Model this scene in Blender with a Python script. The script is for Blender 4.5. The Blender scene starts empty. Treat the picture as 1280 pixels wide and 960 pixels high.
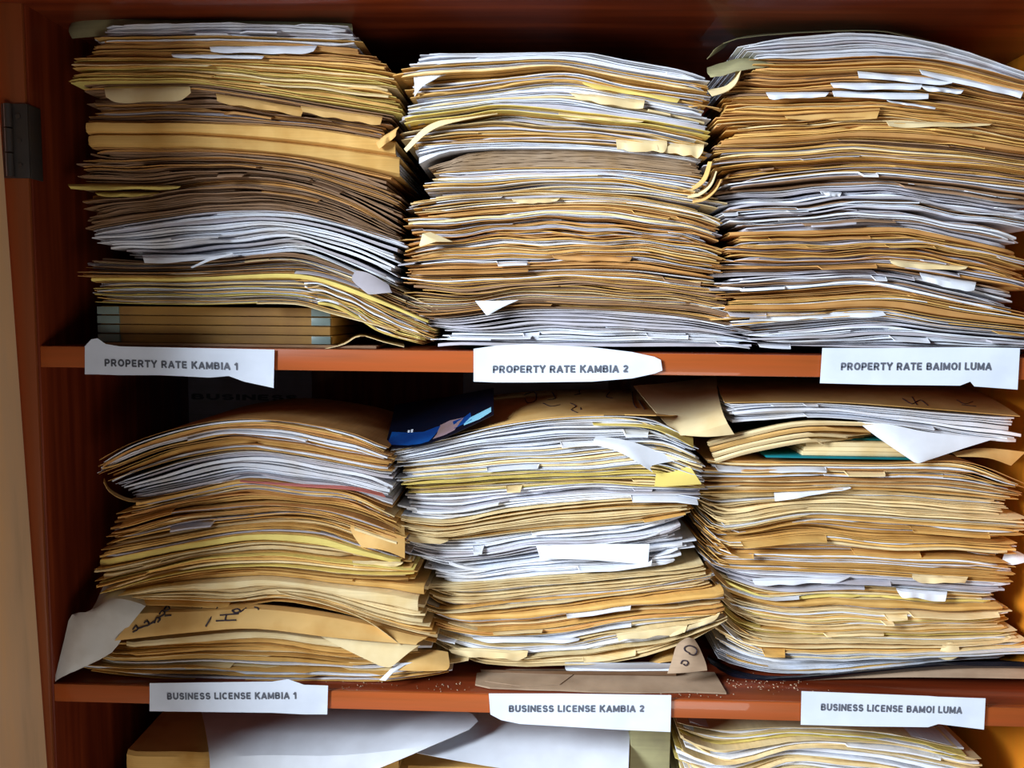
import bpy, math, random
from mathutils import Vector
random.seed(7)
R = random.random
def U(a, b): return a + (b - a) * random.random()
SC = bpy.context.scene
COL = SC.collection

# ------------------------------------------------------------------ camera
F = 1000.0                                    # focal length in pixels of the 1280x960 frame
YAW, PITCH, ROLL = math.radians(1.85), math.radians(5.0), math.radians(0.6)
CAM = Vector((0, -1.0, 0))
fwd = Vector((-math.sin(YAW) * math.cos(PITCH), math.cos(YAW) * math.cos(PITCH), -math.sin(PITCH)))
rt = fwd.cross(Vector((0, 0, 1))).normalized()
up = rt.cross(fwd).normalized()
rt2 = rt * math.cos(ROLL) + up * math.sin(ROLL)
up2 = up * math.cos(ROLL) - rt * math.sin(ROLL)
cd = bpy.data.cameras.new('camera'); cam = bpy.data.objects.new('camera', cd); COL.objects.link(cam)
cd.sensor_width = 36; cd.lens = 36 * F / 1280; cd.clip_start = 0.02
m3 = [[rt2[i], up2[i], -fwd[i]] for i in range(3)]
from mathutils import Matrix
cam.matrix_world = Matrix.Translation(CAM) @ Matrix(m3).to_4x4()
SC.camera = cam

def P(px, py, Y):
    """real position of a point measured in the photo at known depth Y (metres behind the shelf front)"""
    d = fwd + rt2 * ((px - 640) / F) + up2 * ((480 - py) / F)
    return CAM + d * ((Y - CAM.y) / d.y)

# ------------------------------------------------------------------ world, lights, exposure
w = bpy.data.worlds.new('room'); SC.world = w; w.use_nodes = True
w.node_tree.nodes['Background'].inputs[0].default_value = (0.80, 0.86, 1.0, 1)
w.node_tree.nodes['Background'].inputs[1].default_value = 0.04
def area(name, loc, target, sx, sy, power, col):
    l = bpy.data.lights.new(name, 'AREA'); l.shape = 'RECTANGLE'; l.size = sx; l.size_y = sy
    l.energy = power; l.color = col
    o = bpy.data.objects.new(name, l); COL.objects.link(o); o.location = loc
    o.rotation_euler = (Vector(target) - Vector(loc)).to_track_quat('-Z', 'Y').to_euler()
    return o
area('window_light', (-2.2, -1.55, 0.70), (0.1, 0, -0.25), 0.8, 1.0, 172, (0.80, 0.90, 1.0))
area('low_fill_light', (0.45, -1.7, -1.0), (0.1, 0, -0.3), 1.0, 0.6, 8, (1.0, 0.95, 0.88))  # added fill from low in front; no window stands there
SC.view_settings.view_transform = 'Standard'; SC.view_settings.look = 'None'
SC.view_settings.gamma = 1; SC.view_settings.use_curve_mapping = False
SC.view_settings.exposure = 0.35

# ------------------------------------------------------------------ materials
def mat(name, col, rough=0.75, var=0.12, kind='paper', col2=None, coat=0.0, grain=(2, 90, 90), spec=0.3):
    m = bpy.data.materials.new(name); m.use_nodes = True
    nt = m.node_tree; N = nt.nodes; L = nt.links; b = N['Principled BSDF']
    b.inputs['Roughness'].default_value = rough
    b.inputs['Specular IOR Level'].default_value = spec
    b.inputs['Coat Weight'].default_value = coat
    tc = N.new('ShaderNodeTexCoord')
    mp = N.new('ShaderNodeMapping'); L.new(tc.outputs['Object'], mp.inputs[0])
    mp.inputs['Scale'].default_value = grain
    nz = N.new('ShaderNodeTexNoise'); nz.inputs['Scale'].default_value = 1.0
    nz.inputs['Detail'].default_value = 5; L.new(mp.outputs[0], nz.inputs['Vector'])
    nz2 = N.new('ShaderNodeTexNoise'); nz2.inputs['Scale'].default_value = 22; nz2.inputs['Detail'].default_value = 3
    L.new(tc.outputs['Object'], nz2.inputs['Vector'])
    mix = N.new('ShaderNodeMix'); mix.data_type = 'RGBA'
    c2 = col2 or [c * f for c, f in zip(col, (0.80, 0.70, 0.52))]
    mix.inputs['A'].default_value = (*col, 1); mix.inputs['B'].default_value = (*c2, 1)
    mr = N.new('ShaderNodeMapRange'); mr.inputs[1].default_value = 0.42; mr.inputs[2].default_value = 0.72
    L.new((nz2 if kind == 'paper' else nz).outputs[0], mr.inputs[0])
    L.new(mr.outputs[0], mix.inputs['Factor'])
    hs = N.new('ShaderNodeHueSaturation'); L.new(mix.outputs['Result'], hs.inputs['Color'])
    oi = N.new('ShaderNodeObjectInfo')
    v = N.new('ShaderNodeMapRange'); v.inputs[3].default_value = 1 - var; v.inputs[4].default_value = 1 + var
    L.new(oi.outputs['Random'], v.inputs[0])
    mu = N.new('ShaderNodeMath'); mu.operation = 'MULTIPLY'
    v2 = N.new('ShaderNodeMapRange'); v2.inputs[1].default_value = 0.25; v2.inputs[2].default_value = 0.75
    v2.inputs[3].default_value = 0.87 if kind == 'paper' else 0.7; v2.inputs[4].default_value = 1.08 if kind == 'paper' else 1.25
    L.new(nz.outputs[0], v2.inputs[0])
    L.new(v.outputs[0], mu.inputs[0]); L.new(v2.outputs[0], mu.inputs[1]); L.new(mu.outputs[0], hs.inputs['Value'])
    L.new(hs.outputs[0], b.inputs['Base Color'])
    bp = N.new('ShaderNodeBump'); bp.inputs['Strength'].default_value = 0.22 if kind == 'paper' else 0.15
    bp.inputs['Distance'].default_value = 0.001
    L.new(nz.outputs[0], bp.inputs['Height']); L.new(bp.outputs[0], b.inputs['Normal'])
    return m
PG = (7, 9, 1100)
PAP = {
 'w': mat('white_paper', (0.77, 0.80, 0.88), grain=PG, col2=(0.68, 0.66, 0.66)),
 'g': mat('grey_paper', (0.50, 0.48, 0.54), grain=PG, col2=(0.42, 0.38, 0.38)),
 'c': mat('cream_card', (0.82, 0.65, 0.36), grain=PG, col2=(0.70, 0.49, 0.21)),
 'y': mat('yellow_card', (0.80, 0.64, 0.18), grain=PG, col2=(0.66, 0.50, 0.14)),
 'm': mat('manila_card', (0.72, 0.43, 0.13), grain=PG),
 'o': mat('orange_manila_card', (0.60, 0.31, 0.10), grain=PG),
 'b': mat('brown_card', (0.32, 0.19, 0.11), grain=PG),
 'r': mat('red_paper', (0.55, 0.16, 0.14), grain=PG),
 't': mat('teal_card', (0.0, 0.16, 0.19), grain=PG, rough=0.4),
 'k': mat('grey_brown_newsprint', (0.36, 0.25, 0.16), grain=(7, 9, 1600)),
}
CN = {'w': 'white', 'g': 'grey', 'c': 'cream', 'y': 'yellow', 'm': 'manila', 'o': 'orange-brown', 'b': 'dark brown', 'r': 'red', 'k': 'grey-brown'}
WOOD = mat('red_varnished_wood', (0.14, 0.018, 0.005), rough=0.42, var=0.0, kind='wood', col2=(0.20, 0.032, 0.008), coat=0.2, grain=(60, 60, 3))
WOODH = mat('red_varnished_shelf', (0.17, 0.026, 0.007), rough=0.38, var=0.0, kind='wood', col2=(0.23, 0.04, 0.010), coat=0.3, grain=(3, 60, 60))
EDGE = mat('lit_orange_edge_wood', (0.42, 0.095, 0.020), rough=0.35, var=0.0, kind='wood', col2=(0.36, 0.070, 0.014), coat=0.4, grain=(5, 60, 120))  # shelf wood with the light on its front put into the colour
EDGEV = mat('brown_edge_wood', (0.30, 0.075, 0.020), rough=0.4, var=0.0, kind='wood', col2=(0.22, 0.05, 0.014), coat=0.3, grain=(60, 60, 3))
LIT_SIDE = mat('lit_amber_side_wood', (0.74, 0.25, 0.018), rough=0.35, var=0.0, kind='wood', col2=(0.58, 0.16, 0.012), coat=0.3, grain=(50, 50, 3))  # cupboard wood, brightened in colour for the light on the right wall
PINE = mat('pale_door_wood', (0.72, 0.46, 0.26), rough=0.5, var=0.0, kind='wood', col2=(0.62, 0.36, 0.17), coat=0.1, grain=(40, 40, 3))
METAL = mat('dark_bronze_metal', (0.05, 0.04, 0.035), rough=0.45, var=0.0, kind='wood', grain=(20, 20, 20), spec=0.5)
INK = mat('grey_print_ink', (0.10, 0.11, 0.14), rough=0.6, var=0.0, grain=(20, 20, 20), col2=(0.13, 0.14, 0.18))
PEN = mat('dark_pen_ink', (0.03, 0.02, 0.03), rough=0.6, var=0.0, grain=(20, 20, 20), col2=(0.05, 0.03, 0.03))
LAB = mat('label_paper', (0.74, 0.80, 0.92), var=0.02, grain=(9, 9, 14), col2=(0.68, 0.74, 0.86))
CARD = mat('grey_brown_cardboard', (0.42, 0.29, 0.19), var=0.05, grain=(30, 30, 300), col2=(0.33, 0.22, 0.14))
PLAS = mat('cloudy_white_plastic', (0.62, 0.60, 0.56), rough=0.3, var=0.0, grain=(15, 15, 15), col2=(0.50, 0.46, 0.40), spec=0.5)
BLACK = mat('black_blue_plastic', (0.010, 0.014, 0.028), rough=0.35, var=0.0, grain=(20, 20, 20), col2=(0.02, 0.02, 0.03))
BLUE = mat('dark_blue_gloss_print', (0.002, 0.004, 0.012), rough=0.35, var=0.0, grain=(20, 20, 20), col2=(0.006, 0.004, 0.008), spec=0.25)
BLUE2 = mat('bright_blue_print', (0.003, 0.035, 0.17), rough=0.25, var=0.0, grain=(20, 20, 20), col2=(0.005, 0.07, 0.28), spec=0.6)
CYAN = mat('pale_blue_print', (0.20, 0.50, 0.65), rough=0.25, var=0.0, grain=(20, 20, 20), col2=(0.35, 0.6, 0.7))
PINK = mat('skin_tone_print', (0.22, 0.14, 0.13), rough=0.3, var=0.0, grain=(20, 20, 20), col2=(0.3, 0.2, 0.25))
TAPE = mat('blue_grey_tape', (0.16, 0.21, 0.20), rough=0.4, var=0.0, grain=(20, 20, 20), col2=(0.20, 0.26, 0.24))
BOARD = mat('ochre_board', (0.36, 0.20, 0.055), rough=0.7, var=0.1, grain=(7, 9, 200), col2=(0.28, 0.15, 0.05))
OLIVE = mat('olive_card', (0.36, 0.33, 0.17), var=0.1, grain=(7, 9, 200), col2=(0.28, 0.25, 0.14))
PLASTER = mat('plaster', (0.62, 0.56, 0.46), kind='wood', var=0, grain=(5, 5, 5), col2=(0.55, 0.5, 0.42))
CEMENT = mat('cement_floor', (0.30, 0.27, 0.24), kind='wood', var=0, grain=(5, 5, 5), col2=(0.25, 0.22, 0.2))

# ------------------------------------------------------------------ object helpers
def thing(name, loc, label, cat, group=None):
    o = bpy.data.objects.new(name, None); COL.objects.link(o); o.location = loc; o.empty_display_size = 0.02
    o['label'] = label; o['category'] = cat
    if group: o['group'] = group
    return o
def tag(o, label, cat, group=None):
    o['label'] = label; o['category'] = cat
    if group: o['group'] = group
    return o
def link(name, vs, fs, m, parent=None, org=None, smooth=True, ang=0.6):
    """one mesh object; vs are world positions, stored relative to the parent's (or the object's own) base"""
    if org is None:
        if parent is not None and parent.parent is None: org = parent.location.copy()
        elif parent is not None: org = parent.parent.location.copy()
        else:
            n = len(vs); org = Vector((sum(v[0] for v in vs) / n, sum(v[1] for v in vs) / n, min(v[2] for v in vs)))
    me = bpy.data.meshes.new(name)
    me.from_pydata([(v[0] - org[0], v[1] - org[1], v[2] - org[2]) for v in vs], [], fs)
    me.materials.append(m)
    if smooth:
        me.polygons.foreach_set('use_smooth', [True] * len(me.polygons)); me.set_sharp_from_angle(angle=ang)
    o = bpy.data.objects.new(name, me); COL.objects.link(o)
    if parent is None: o.location = org
    else: o.parent = parent
    return o
def box(name, x0, x1, y0, y1, z0, z1, m, parent=None, bev=0.0015):
    import bmesh
    bm = bmesh.new()
    vs = [bm.verts.new((x, y, z)) for x in (x0, x1) for y in (y0, y1) for z in (z0, z1)]
    for f in ((0, 1, 3, 2), (4, 6, 7, 5), (0, 4, 5, 1), (2, 3, 7, 6), (0, 2, 6, 4), (1, 5, 7, 3)):
        bm.faces.new([vs[i] for i in f])
    if bev: bmesh.ops.bevel(bm, geom=bm.edges[:], offset=bev, segments=2, affect='EDGES', profile=0.5)
    bm.normal_update(); bmesh.ops.recalc_face_normals(bm, faces=bm.faces[:])
    V = [v.co[:] for v in bm.verts]; bm.verts.index_update(); Fc = [[v.index for v in f.verts] for f in bm.faces]
    bm.free()
    return link(name, V, Fc, m, parent)

def crom(p, t):
    """Catmull-Rom through a list of vectors, t in 0..len-1"""
    n = len(p) - 1; i = min(int(t), n - 1); f = t - i
    p0 = p[max(i - 1, 0)]; p1 = p[i]; p2 = p[i + 1]; p3 = p[min(i + 2, n)]
    return 0.5 * ((2 * p1) + (p2 - p0) * f + (2 * p0 - 5 * p1 + 4 * p2 - p3) * f * f + (3 * p1 - p0 - 3 * p2 + p3) * f ** 3)
def patch(name, rows, m, thick=0.0006, parent=None, su=4, sv=3, straight=False, noise=0.0):
    """curved sheet with real thickness through rows of (px, py, depth)"""
    W = [[P(*q) for q in r] for r in rows]
    if straight: ev = lambda l, t: l[min(int(t), len(l) - 2)].lerp(l[min(int(t), len(l) - 2) + 1], t - min(int(t), len(l) - 2))
    else: ev = crom
    nu = (len(W[0]) - 1) * su + 1; nv = (len(W) - 1) * sv + 1
    rs = [[ev(r, i / su) for i in range(nu)] for r in W]
    G = []
    for j in range(nv):
        G.append([crom([r[i] for r in rs], j / sv) for i in range(nu)])
    if noise:
        for r in G:
            for v in r: v.y += U(-noise, noise); v.z += U(-noise, noise) * .6
    vs = []; fs = []
    def nrm(i, j):
        a = G[j][min(i + 1, nu - 1)] - G[j][max(i - 1, 0)]; b = G[min(j + 1, nv - 1)][i] - G[max(j - 1, 0)][i]
        n = a.cross(b)
        return n.normalized() if n.length > 1e-12 else Vector((0, 1, 0))
    for j in range(nv):
        for i in range(nu): vs.append(G[j][i][:])
    for j in range(nv):
        for i in range(nu):
            n = nrm(i, j)
            if n.y < 0: n = -n
            vs.append((G[j][i] + n * thick)[:])
    o2 = nu * nv
    for j in range(nv - 1):
        for i in range(nu - 1):
            a = j * nu + i; fs.append((a, a + 1, a + nu + 1, a + nu)); fs.append((o2 + a, o2 + a + nu, o2 + a + nu + 1, o2 + a + 1))
    for i in range(nu - 1):
        fs.append((i, o2 + i, o2 + i + 1, i + 1)); a = (nv - 1) * nu + i; fs.append((a, a + 1, o2 + a + 1, o2 + a))
    for j in range(nv - 1):
        a = j * nu; fs.append((a, a + nu, o2 + a + nu, o2 + a)); a = j * nu + nu - 1; fs.append((a, o2 + a, o2 + a + nu, a + nu))
    return link(name, vs, fs, m, parent)

# ------------------------------------------------------------------ cabinet
Zup = P(640, 439.5, 0).z; Zup_b = P(640, 466.5, 0).z         # upper shelf top / underside
Zlo = P(640, 869.5, 0).z; Zlo_b = P(640, 892, 0).z
XL = P(50, 440, 0).x; XR = XL + 1.315
Ztop = P(640, 5, 0).z; Zhi = Ztop + 0.42; DEEP = 0.43; Zbot = P(640, 1075, 0).z  # sides and door carried up out of view to block the window light
cab = thing('cabinet', ((XL + XR) / 2, 0.2, Zbot - 0.03), 'red-brown varnished wooden cupboard holding the stacked files on its shelves', 'cupboard')
box('side_panel', XL - 0.06, XL, 0.0, DEEP, Zbot, Zhi, WOOD, cab)
sr = box('side_panel', XR, XR + 0.026, 0.0, DEEP, Zbot, Zhi, LIT_SIDE, cab); sr['label'] = 'right side panel in a lit amber tone'
box('back_panel', XL - 0.026, XR + 0.026, DEEP, DEEP + 0.008, Zbot, Zhi, WOOD, cab)
box('top_panel', XL - 0.06, XR + 0.06, -0.12, DEEP, Ztop, Ztop + 0.03, WOODH, cab)  # front overhang added out of view to shade the pile tops
box('bottom_panel', XL, XR, 0.0, DEEP, Zbot - 0.03, Zbot, WOODH, cab)
for zt, zb in ((Zup, Zup_b), (Zlo, Zlo_b)):
    s = box('shelf', XL, XR, 0.006, DEEP, zb, zt, WOODH, cab)
    e = box('edge_strip', XL, XR, 0.0, 0.006, zb, zt, EDGE, s, bev=0.0012); e['label'] = 'glossy front edge in a lit orange tone'
box('edge_strip', XL - 0.06, XL - 0.002, -0.006, 0.0, Zbot, Zhi, EDGEV, cab)
box('edge_strip', XR + 0.002, XR + 0.026, -0.006, 0.0, Zbot, Zhi, EDGEV, cab)
# open door, pale wood, swung out to the left
def door_board(a0, a1, d, th, m, parent):
    n = Vector((d.y, -d.x, 0)).normalized() * th
    vs = [a0, a1, a0 + d, a1 + d, a0 + d - n, a1 + d - n, a0 - n, a1 - n]
    return link('door', [v[:] for v in vs], [(0, 2, 3, 1), (2, 4, 5, 3), (4, 6, 7, 5), (6, 0, 1, 7), (1, 3, 5, 7), (0, 6, 4, 2)], m, parent, smooth=False)
q0, q1 = P(0, 340, -.012), P(46, 960, -.012)
ln = lambda z: q0.lerp(q1, (z - q0.z) / (q1.z - q0.z))
dr = door_board(ln(Zbot), ln(Zhi), Vector((-.15, -.40, 0)), .02, PINE, cab)  # swing and unseen upper part set to shade the left piles
dr['label'] = 'pale wooden door swung open'
hz0, hz1 = P(20, 224, 0).z, P(20, 132, 0).z
h = box('hinge', XL - 0.031, XL + 0.0022, -0.0095, -0.006, hz0, hz1, METAL, cab, bev=0.0008); h['label'] = 'dark metal hinge'
box('hinge_leaf', XL, XL + 0.0022, -0.006, 0.018, hz0, hz1, METAL, h, bev=0.0006)
def tube(name, pts, r, m, parent=None, n=8):
    vs = []; fs = []
    for i, p in enumerate(pts):
        t = (pts[min(i + 1, len(pts) - 1)] - pts[max(i - 1, 0)]).normalized()
        a = t.cross(Vector((0.3, 1, 0.2))).normalized(); b = t.cross(a)
        for k in range(n):
            q = p + (a * math.cos(k * 2 * math.pi / n) + b * math.sin(k * 2 * math.pi / n)) * r
            vs.append(q[:])
    for i in range(len(pts) - 1):
        for k in range(n):
            fs.append((i * n + k, i * n + (k + 1) % n, (i + 1) * n + (k + 1) % n, (i + 1) * n + k))
    fs.append(list(range(n))[::-1]); fs.append([(len(pts) - 1) * n + k for k in range(n)])
    return link(name, vs, fs, m, parent)
for k in range(3):
    za = hz0 + (hz1 - hz0) * k / 3 + 0.001; zb = hz0 + (hz1 - hz0) * (k + 1) / 3 - 0.001
    tube('hinge_knuckle', [Vector((XL - 0.020, -0.0125, za)), Vector((XL - 0.020, -0.0125, zb))], 0.0045, METAL, h, 12)
for k in range(3):
    z = hz0 + (hz1 - hz0) * (0.17 + 0.33 * k)
    tube('hinge_screw', [Vector((XL - 0.009, -0.011, z)), Vector((XL - 0.009, -0.0092, z))], 0.0032, METAL, h, 10)
# the room behind and under the cupboard
o = box('wall_back', -3, 3, 0.52, 0.62, -1.5, 1.5, PLASTER); o['kind'] = 'structure'
o = box('floor', -3, 3, -3, 0.62, -1.6, -1.5, CEMENT); o['kind'] = 'structure'
box('cabinet_base', XL - 0.026, XR + 0.026, 0.0, DEEP + 0.008, -1.5, Zbot - 0.03, WOODH, cab)

# ------------------------------------------------------------------ sheets, folders
def keyf(key):
    xl, xr = key[0][0], key[-1][0]
    us = [(x - xl) / (xr - xl) for x, y in key]; ys = [y for x, y in key]
    def f(u):
        if u <= 0: return ys[0] + (ys[1] - ys[0]) / (us[1] - us[0]) * u
        if u >= 1: return ys[-1] + (ys[-1] - ys[-2]) / (us[-1] - us[-2]) * (u - 1)
        for i in range(len(us) - 1):
            if u <= us[i + 1]:
                t = (u - us[i]) / (us[i + 1] - us[i]); h = us[i + 1] - us[i]
                def sl(k):
                    a = max(k - 1, 0); b = min(k + 1, len(us) - 1)
                    return (ys[b] - ys[a]) / (us[b] - us[a])
                m0, m1 = sl(i) * h, sl(i + 1) * h
                return (2 * t**3 - 3 * t**2 + 1) * ys[i] + (t**3 - 2 * t**2 + t) * m0 + (-2 * t**3 + 3 * t**2) * ys[i + 1] + (t**3 - t**2) * m1
    return xl, xr, f
class Band:
    """the space between two measured front curves of a pile; f = 0 at the top curve, 1 at the lower one"""
    def __init__(s, ka, kb, Y):
        s.a = keyf(ka); s.b = keyf(kb); s.Y = Y
        s.n = 41; s.tab = []; s.w = (U(.8, 2), R(), U(2, 6), U(2.5, 5), R())
        for g in (s.a, s.b):
            s.tab.append([P(g[0] + (g[1] - g[0]) * i / (s.n - 1), g[2](i / (s.n - 1)), Y) for i in range(s.n)])
    def at(s, f, u):
        x = min(max(u, 0), 1) * (s.n - 1); i = min(int(x), s.n - 2); t = x - i
        A = s.tab[0][i].lerp(s.tab[0][i + 1], t); B = s.tab[1][i].lerp(s.tab[1][i + 1], t)
        q = A.lerp(B, f); h = A.z - B.z
        q.z += 4 * f * (1 - f) * h * .032 * (math.sin(6.283 * (s.w[0] * u + s.w[1]) + s.w[2] * f) + .6 * math.sin(6.283 * (s.w[3] * u + s.w[4]) - 5 * f))
        return q
def waves(n, amp, fmin=1, fmax=7):
    c = [(U(fmin, fmax), U(0, 6.3), U(0.3, 1) * amp / n) for _ in range(n)]
    return lambda u: sum(a * math.sin(6.283 * f * u + p) for f, p, a in c)

def strip_mesh(name, band, f0, f1, prof, m, parent, yoff=0.0, L=0.26, lip=None, ends=(0, 0), wav=0.4, curl=(0, 0), shear=0.0, nx=30, cut=None, rag=0.0006):
    """extrude a cross-section along the pile's width. prof: [(d, a, t)] d depth from the front edge, a 0 = lower / 1 = upper face of the slot, t extra height"""
    us = [i / (nx - 1) for i in range(nx)]
    if lip:
        for q in (lip[0], lip[0] + 0.006, lip[1] - 0.006, lip[1]):
            if 0 < q < 1: us.append(q)
    us = sorted(us)
    wz = waves(2, wav * 0.001, 0.6, 3.5); wy = waves(4, 0.0016, 1, 14)
    c0, c1 = U(0.004, 0.03), U(0.004, 0.03)
    vs = []; np_ = len(prof)
    for u in us:
        T = band.at(f0, u); B = band.at(f1, u)
        ux = ends[0] * (1 - u) + ends[1] * u
        hz = max(T.z - B.z, 0.00012)
        yf = yoff + wy(u) + U(-rag, rag) + shear * (u - 0.5)
        e = min(u / c0, (1 - u) / c1, 1.0); yf += (1 - e) ** 2 * U(0.002, 0.006)
        lp = 0.0; dr = 0.0
        if lip and lip[0] + 0.003 < u < lip[1] - 0.003: lp = lip[2]; dr = lip[3]
        if cut and cut[0] < u < cut[1]: yf += cut[2]
        dz = wz(u)
        cz = curl[0] * max(0, 1 - u / 0.10) ** 2 + curl[1] * max(0, 1 - (1 - u) / 0.10) ** 2
        xm = (T.x + B.x) / 2 + ux
        for d, a, t in prof:
            k = max(0.0, 1 - d / (abs(lp) + 0.012))
            y = band.Y + yf - lp * (1 if d < 0.02 else max(0, 1 - (d - 0.02) / 0.06)) + d * (L / 0.26)
            z = B.z + hz * a + t * min(1, hz / 0.0012) + dz * min(1, hz / 0.003) + cz - dr * k * k
            vs.append((xm - shear * d * 2.2, y, z))
    fs = []
    for i in range(len(us) - 1):
        for k in range(np_):
            k2 = (k + 1) % np_
            fs.append((i * np_ + k, i * np_ + k2, (i + 1) * np_ + k2, (i + 1) * np_ + k))
    fs.append(list(range(np_))[::-1]); fs.append([(len(us) - 1) * np_ + k for k in range(np_)])
    return link(name, vs, fs, m, parent)
D5 = (0.0, 0.004, 0.014, 0.045, 0.26)
def flat_prof(): return [(d, 0.0, 0) for d in D5] + [(d, 1.0, 0) for d in D5[::-1]]
def fold_front(t):
    o = [(0.26, 1, 0), (0.05, 1, 0), (0.006, 1, 0), (0.0012, .86, 0), (0, .5, 0), (0.0012, .14, 0), (0.006, 0, 0), (0.05, 0, 0), (0.26, 0, 0)]
    i = [(0.26, 0, t), (0.05, 0, t), (0.006, .04, t), (0.002, .5, 0), (0.006, .96, -t), (0.05, 1, -t), (0.26, 1, -t)]
    return (o + i)[::-1]
def fold_back(t):
    o = [(0, 1, 0), (0.005, 1, 0), (0.02, 1, 0), (0.10, 1, 0), (0.26, .95, 0), (0.264, .5, 0), (0.26, .05, 0), (0.10, 0, 0), (0.02, 0, 0), (0.005, 0, 0), (0, 0, 0)]
    i = [(0, 0, t), (0.02, 0, t), (0.10, 0, t), (0.258, .1, t), (0.26, .5, 0), (0.258, .9, -t), (0.10, 1, -t), (0.02, 1, -t), (0, 1, -t)]
    return o + i
ORD = 'first second third fourth fifth sixth seventh eighth ninth tenth eleventh twelfth thirteenth fourteenth fifteenth sixteenth seventeenth eighteenth nineteenth twentieth'.split()
ORD += ['twenty-' + q for q in ORD[:9]]
LONG = []
def rlip(p=0.3, mx=0.013):
    if R() > p: return None
    a = U(-0.15, 0.9); w_ = random.choice((U(0.04, 0.2), U(.15, .5)))
    pr = U(0.003, mx); return (a, a + w_, pr, min(pr * U(0.1, 0.8), 0.006))
def fill_band(pile, ka, kb, Y, cov, inn, per, pitch, desc, foldp=0.15, jit=0.0035, ext=(0, 0), lipp=0.3, slack=0.72, last=False):
    """things between two curves. cov: cover colours ('' = loose paper bundles); inn: sheet colours; per: sheets in each thing"""
    b = Band(ka, kb, Y)
    H = sum(kb_[1] for kb_ in [(0, keyf(kb)[2](i / 8)) for i in range(9)]) / 9 - sum(keyf(ka)[2](i / 8) for i in range(9)) / 9
    nt = max(1, round(H / (per * pitch)))
    ws = [U(0.6, 1.5) for _ in range(nt)]; s = sum(ws); acc = 0; cuts = [0]
    for q in ws: acc += q / s; cuts.append(acc)
    for i in range(nt):
        f0, f1 = cuts[i], cuts[i + 1]
        hh = (f1 - f0) * H
        n = max(1, round(hh / pitch))
        base = b.at(f1, 0.5)
        folder = bool(cov)
        cc = random.choice(cov) if cov else ''
        ic = [random.choice(inn) for _ in range(n)]
        main = max(set(ic), key=ic.count)
        if nt == 1: od = 'forming'
        elif i == nt - 1 and nt > 2: od = 'lowest in'
        elif i == 0: od = 'topmost in'
        else: od = ORD[i] + ' down in'
        k = ('%s folder' % CN[cc]) if folder else ('%s papers' % CN[main])
        lab = '%s, %s the %s' % (k, od, desc)
        for a_, b_2 in ((' down in the', ' in'), (' the ', ' '), (' from the ', ' from '), (' of the ', ' of '), ('forming', 'in')):
            if len(lab.replace('-', ' ').split()) > 16: lab = lab.replace(a_, b_2)
        LONG.append(lab) if len(lab.replace('-', ' ').split()) > 16 else None
        name = 'file_folder' if folder else 'paper_bundle'
        t = thing(name, (base.x, Y + 0.13, base.z), lab, 'folder' if folder else 'papers', ('folders' if folder else 'paper bundles') + ' in the ' + pile)
        e0 = ((random.gauss(0, jit) + ext[0]), (random.gauss(0, jit) + ext[1]))
        y0 = U(-0.007, 0.006); sh = U(-0.012, 0.012)
        g = (f1 - f0); fa, fb = f0 + g * 0.02, f1 - g * 0.02
        if folder:
            th = 0.0007
            ff = R() < foldp and (hh < 10 or pitch > 5)
            strip_mesh('cover', b, fa, fb, fold_front(th) if ff else fold_back(th), PAP[cc], t, y0 - (0.004 if ff else U(-0.001, 0.006)),
                       ends=e0, shear=sh, wav=0.15, lip=None, L=U(0.23, 0.29), cut=None if ff or R() > .3 else (lambda a: (a, a + U(.05, .3), U(.002, .008)))(U(0, .8)))
            g2 = max(0.0, 0.0011 / max(hh * 0.001, 0.002)) * g
            fa, fb = fa + min(g2, g * .25), fb - min(g2, g * .25)
            if ff: y0 += 0.006
        w2 = [random.choice((0.5, 0.8, 1, 1, 1.6, 2.6)) for _ in range(n)]; s2 = sum(w2); acc = 0
        for j in range(n):
            q0 = fa + (fb - fa) * acc / s2; acc += w2[j]; q1 = fa + (fb - fa) * acc / s2
            gg = (q1 - q0) * (1 - slack) / 2
            lip = rlip(lipp * (0.5 if folder else 1))
            ee = (e0[0] + random.gauss(0, jit * 1.1) + (0.004 if folder else 0), e0[1] + random.gauss(0, jit * 1.1) - (0.004 if folder else 0))
            strip_mesh('sheet', b, q0 + gg, q1 - gg, flat_prof(), PAP[ic[j]], t, y0 + random.choice((U(-.003, .002), U(-.001, .007))), ends=ee, lip=lip,
                       shear=sh + U(-0.005, 0.005), wav=0.3, L=U(0.20, 0.26), curl=(random.gauss(0, .0016), random.gauss(0, .0016)), nx=28,
                       cut=(lambda a: (a, a + U(.05, .4), U(.003, .010)))(U(-.1, .9)) if R() < .22 else None)

# ---- upper left pile
Y1 = 0.022
A = [
 [(126,30),(200,28),(274,27),(350,29),(426,33)],
 [(122,47),(200,46),(270,45),(400,50),(446,52)],
 [(98,74),(180,74),(250,76),(400,82),(490,92)],
 [(93,104),(180,103),(250,104),(380,124),(500,143)],
 [(106,152),(160,153),(250,154),(380,160),(490,176)],
 [(112,184),(180,186),(250,187),(380,198),(500,222)],
 [(100,236),(180,234),(260,224),(350,226),(430,248),(500,286)],
 [(108,288),(180,276),(260,265),(350,264),(420,278),(500,302)],
 [(160,322),(220,326),(300,322),(375,315),(420,328),(494,362)],
 [(112,346),(170,346),(250,346),(370,342),(430,356),(535,400)],
 [(125,378),(170,380),(250,381),(375,380),(420,392),(545,424)],
]
p1 = 'upper left pile'
fill_band(p1, A[0], A[1], Y1, '', 'wwwg', 6, 2.2, 'white wad topping the upper left pile', lipp=0.1)
fill_band(p1, A[1], A[2], Y1, 'mmo', 'omw', 4, 2.6, 'ochre layer under the top white wad, upper left pile')
fill_band(p1, A[2], A[3], Y1, 'mym', 'mcy', 3, 2.4, 'yellow-ochre layer near the top of the upper left pile', ext=(0, .002))
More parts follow.
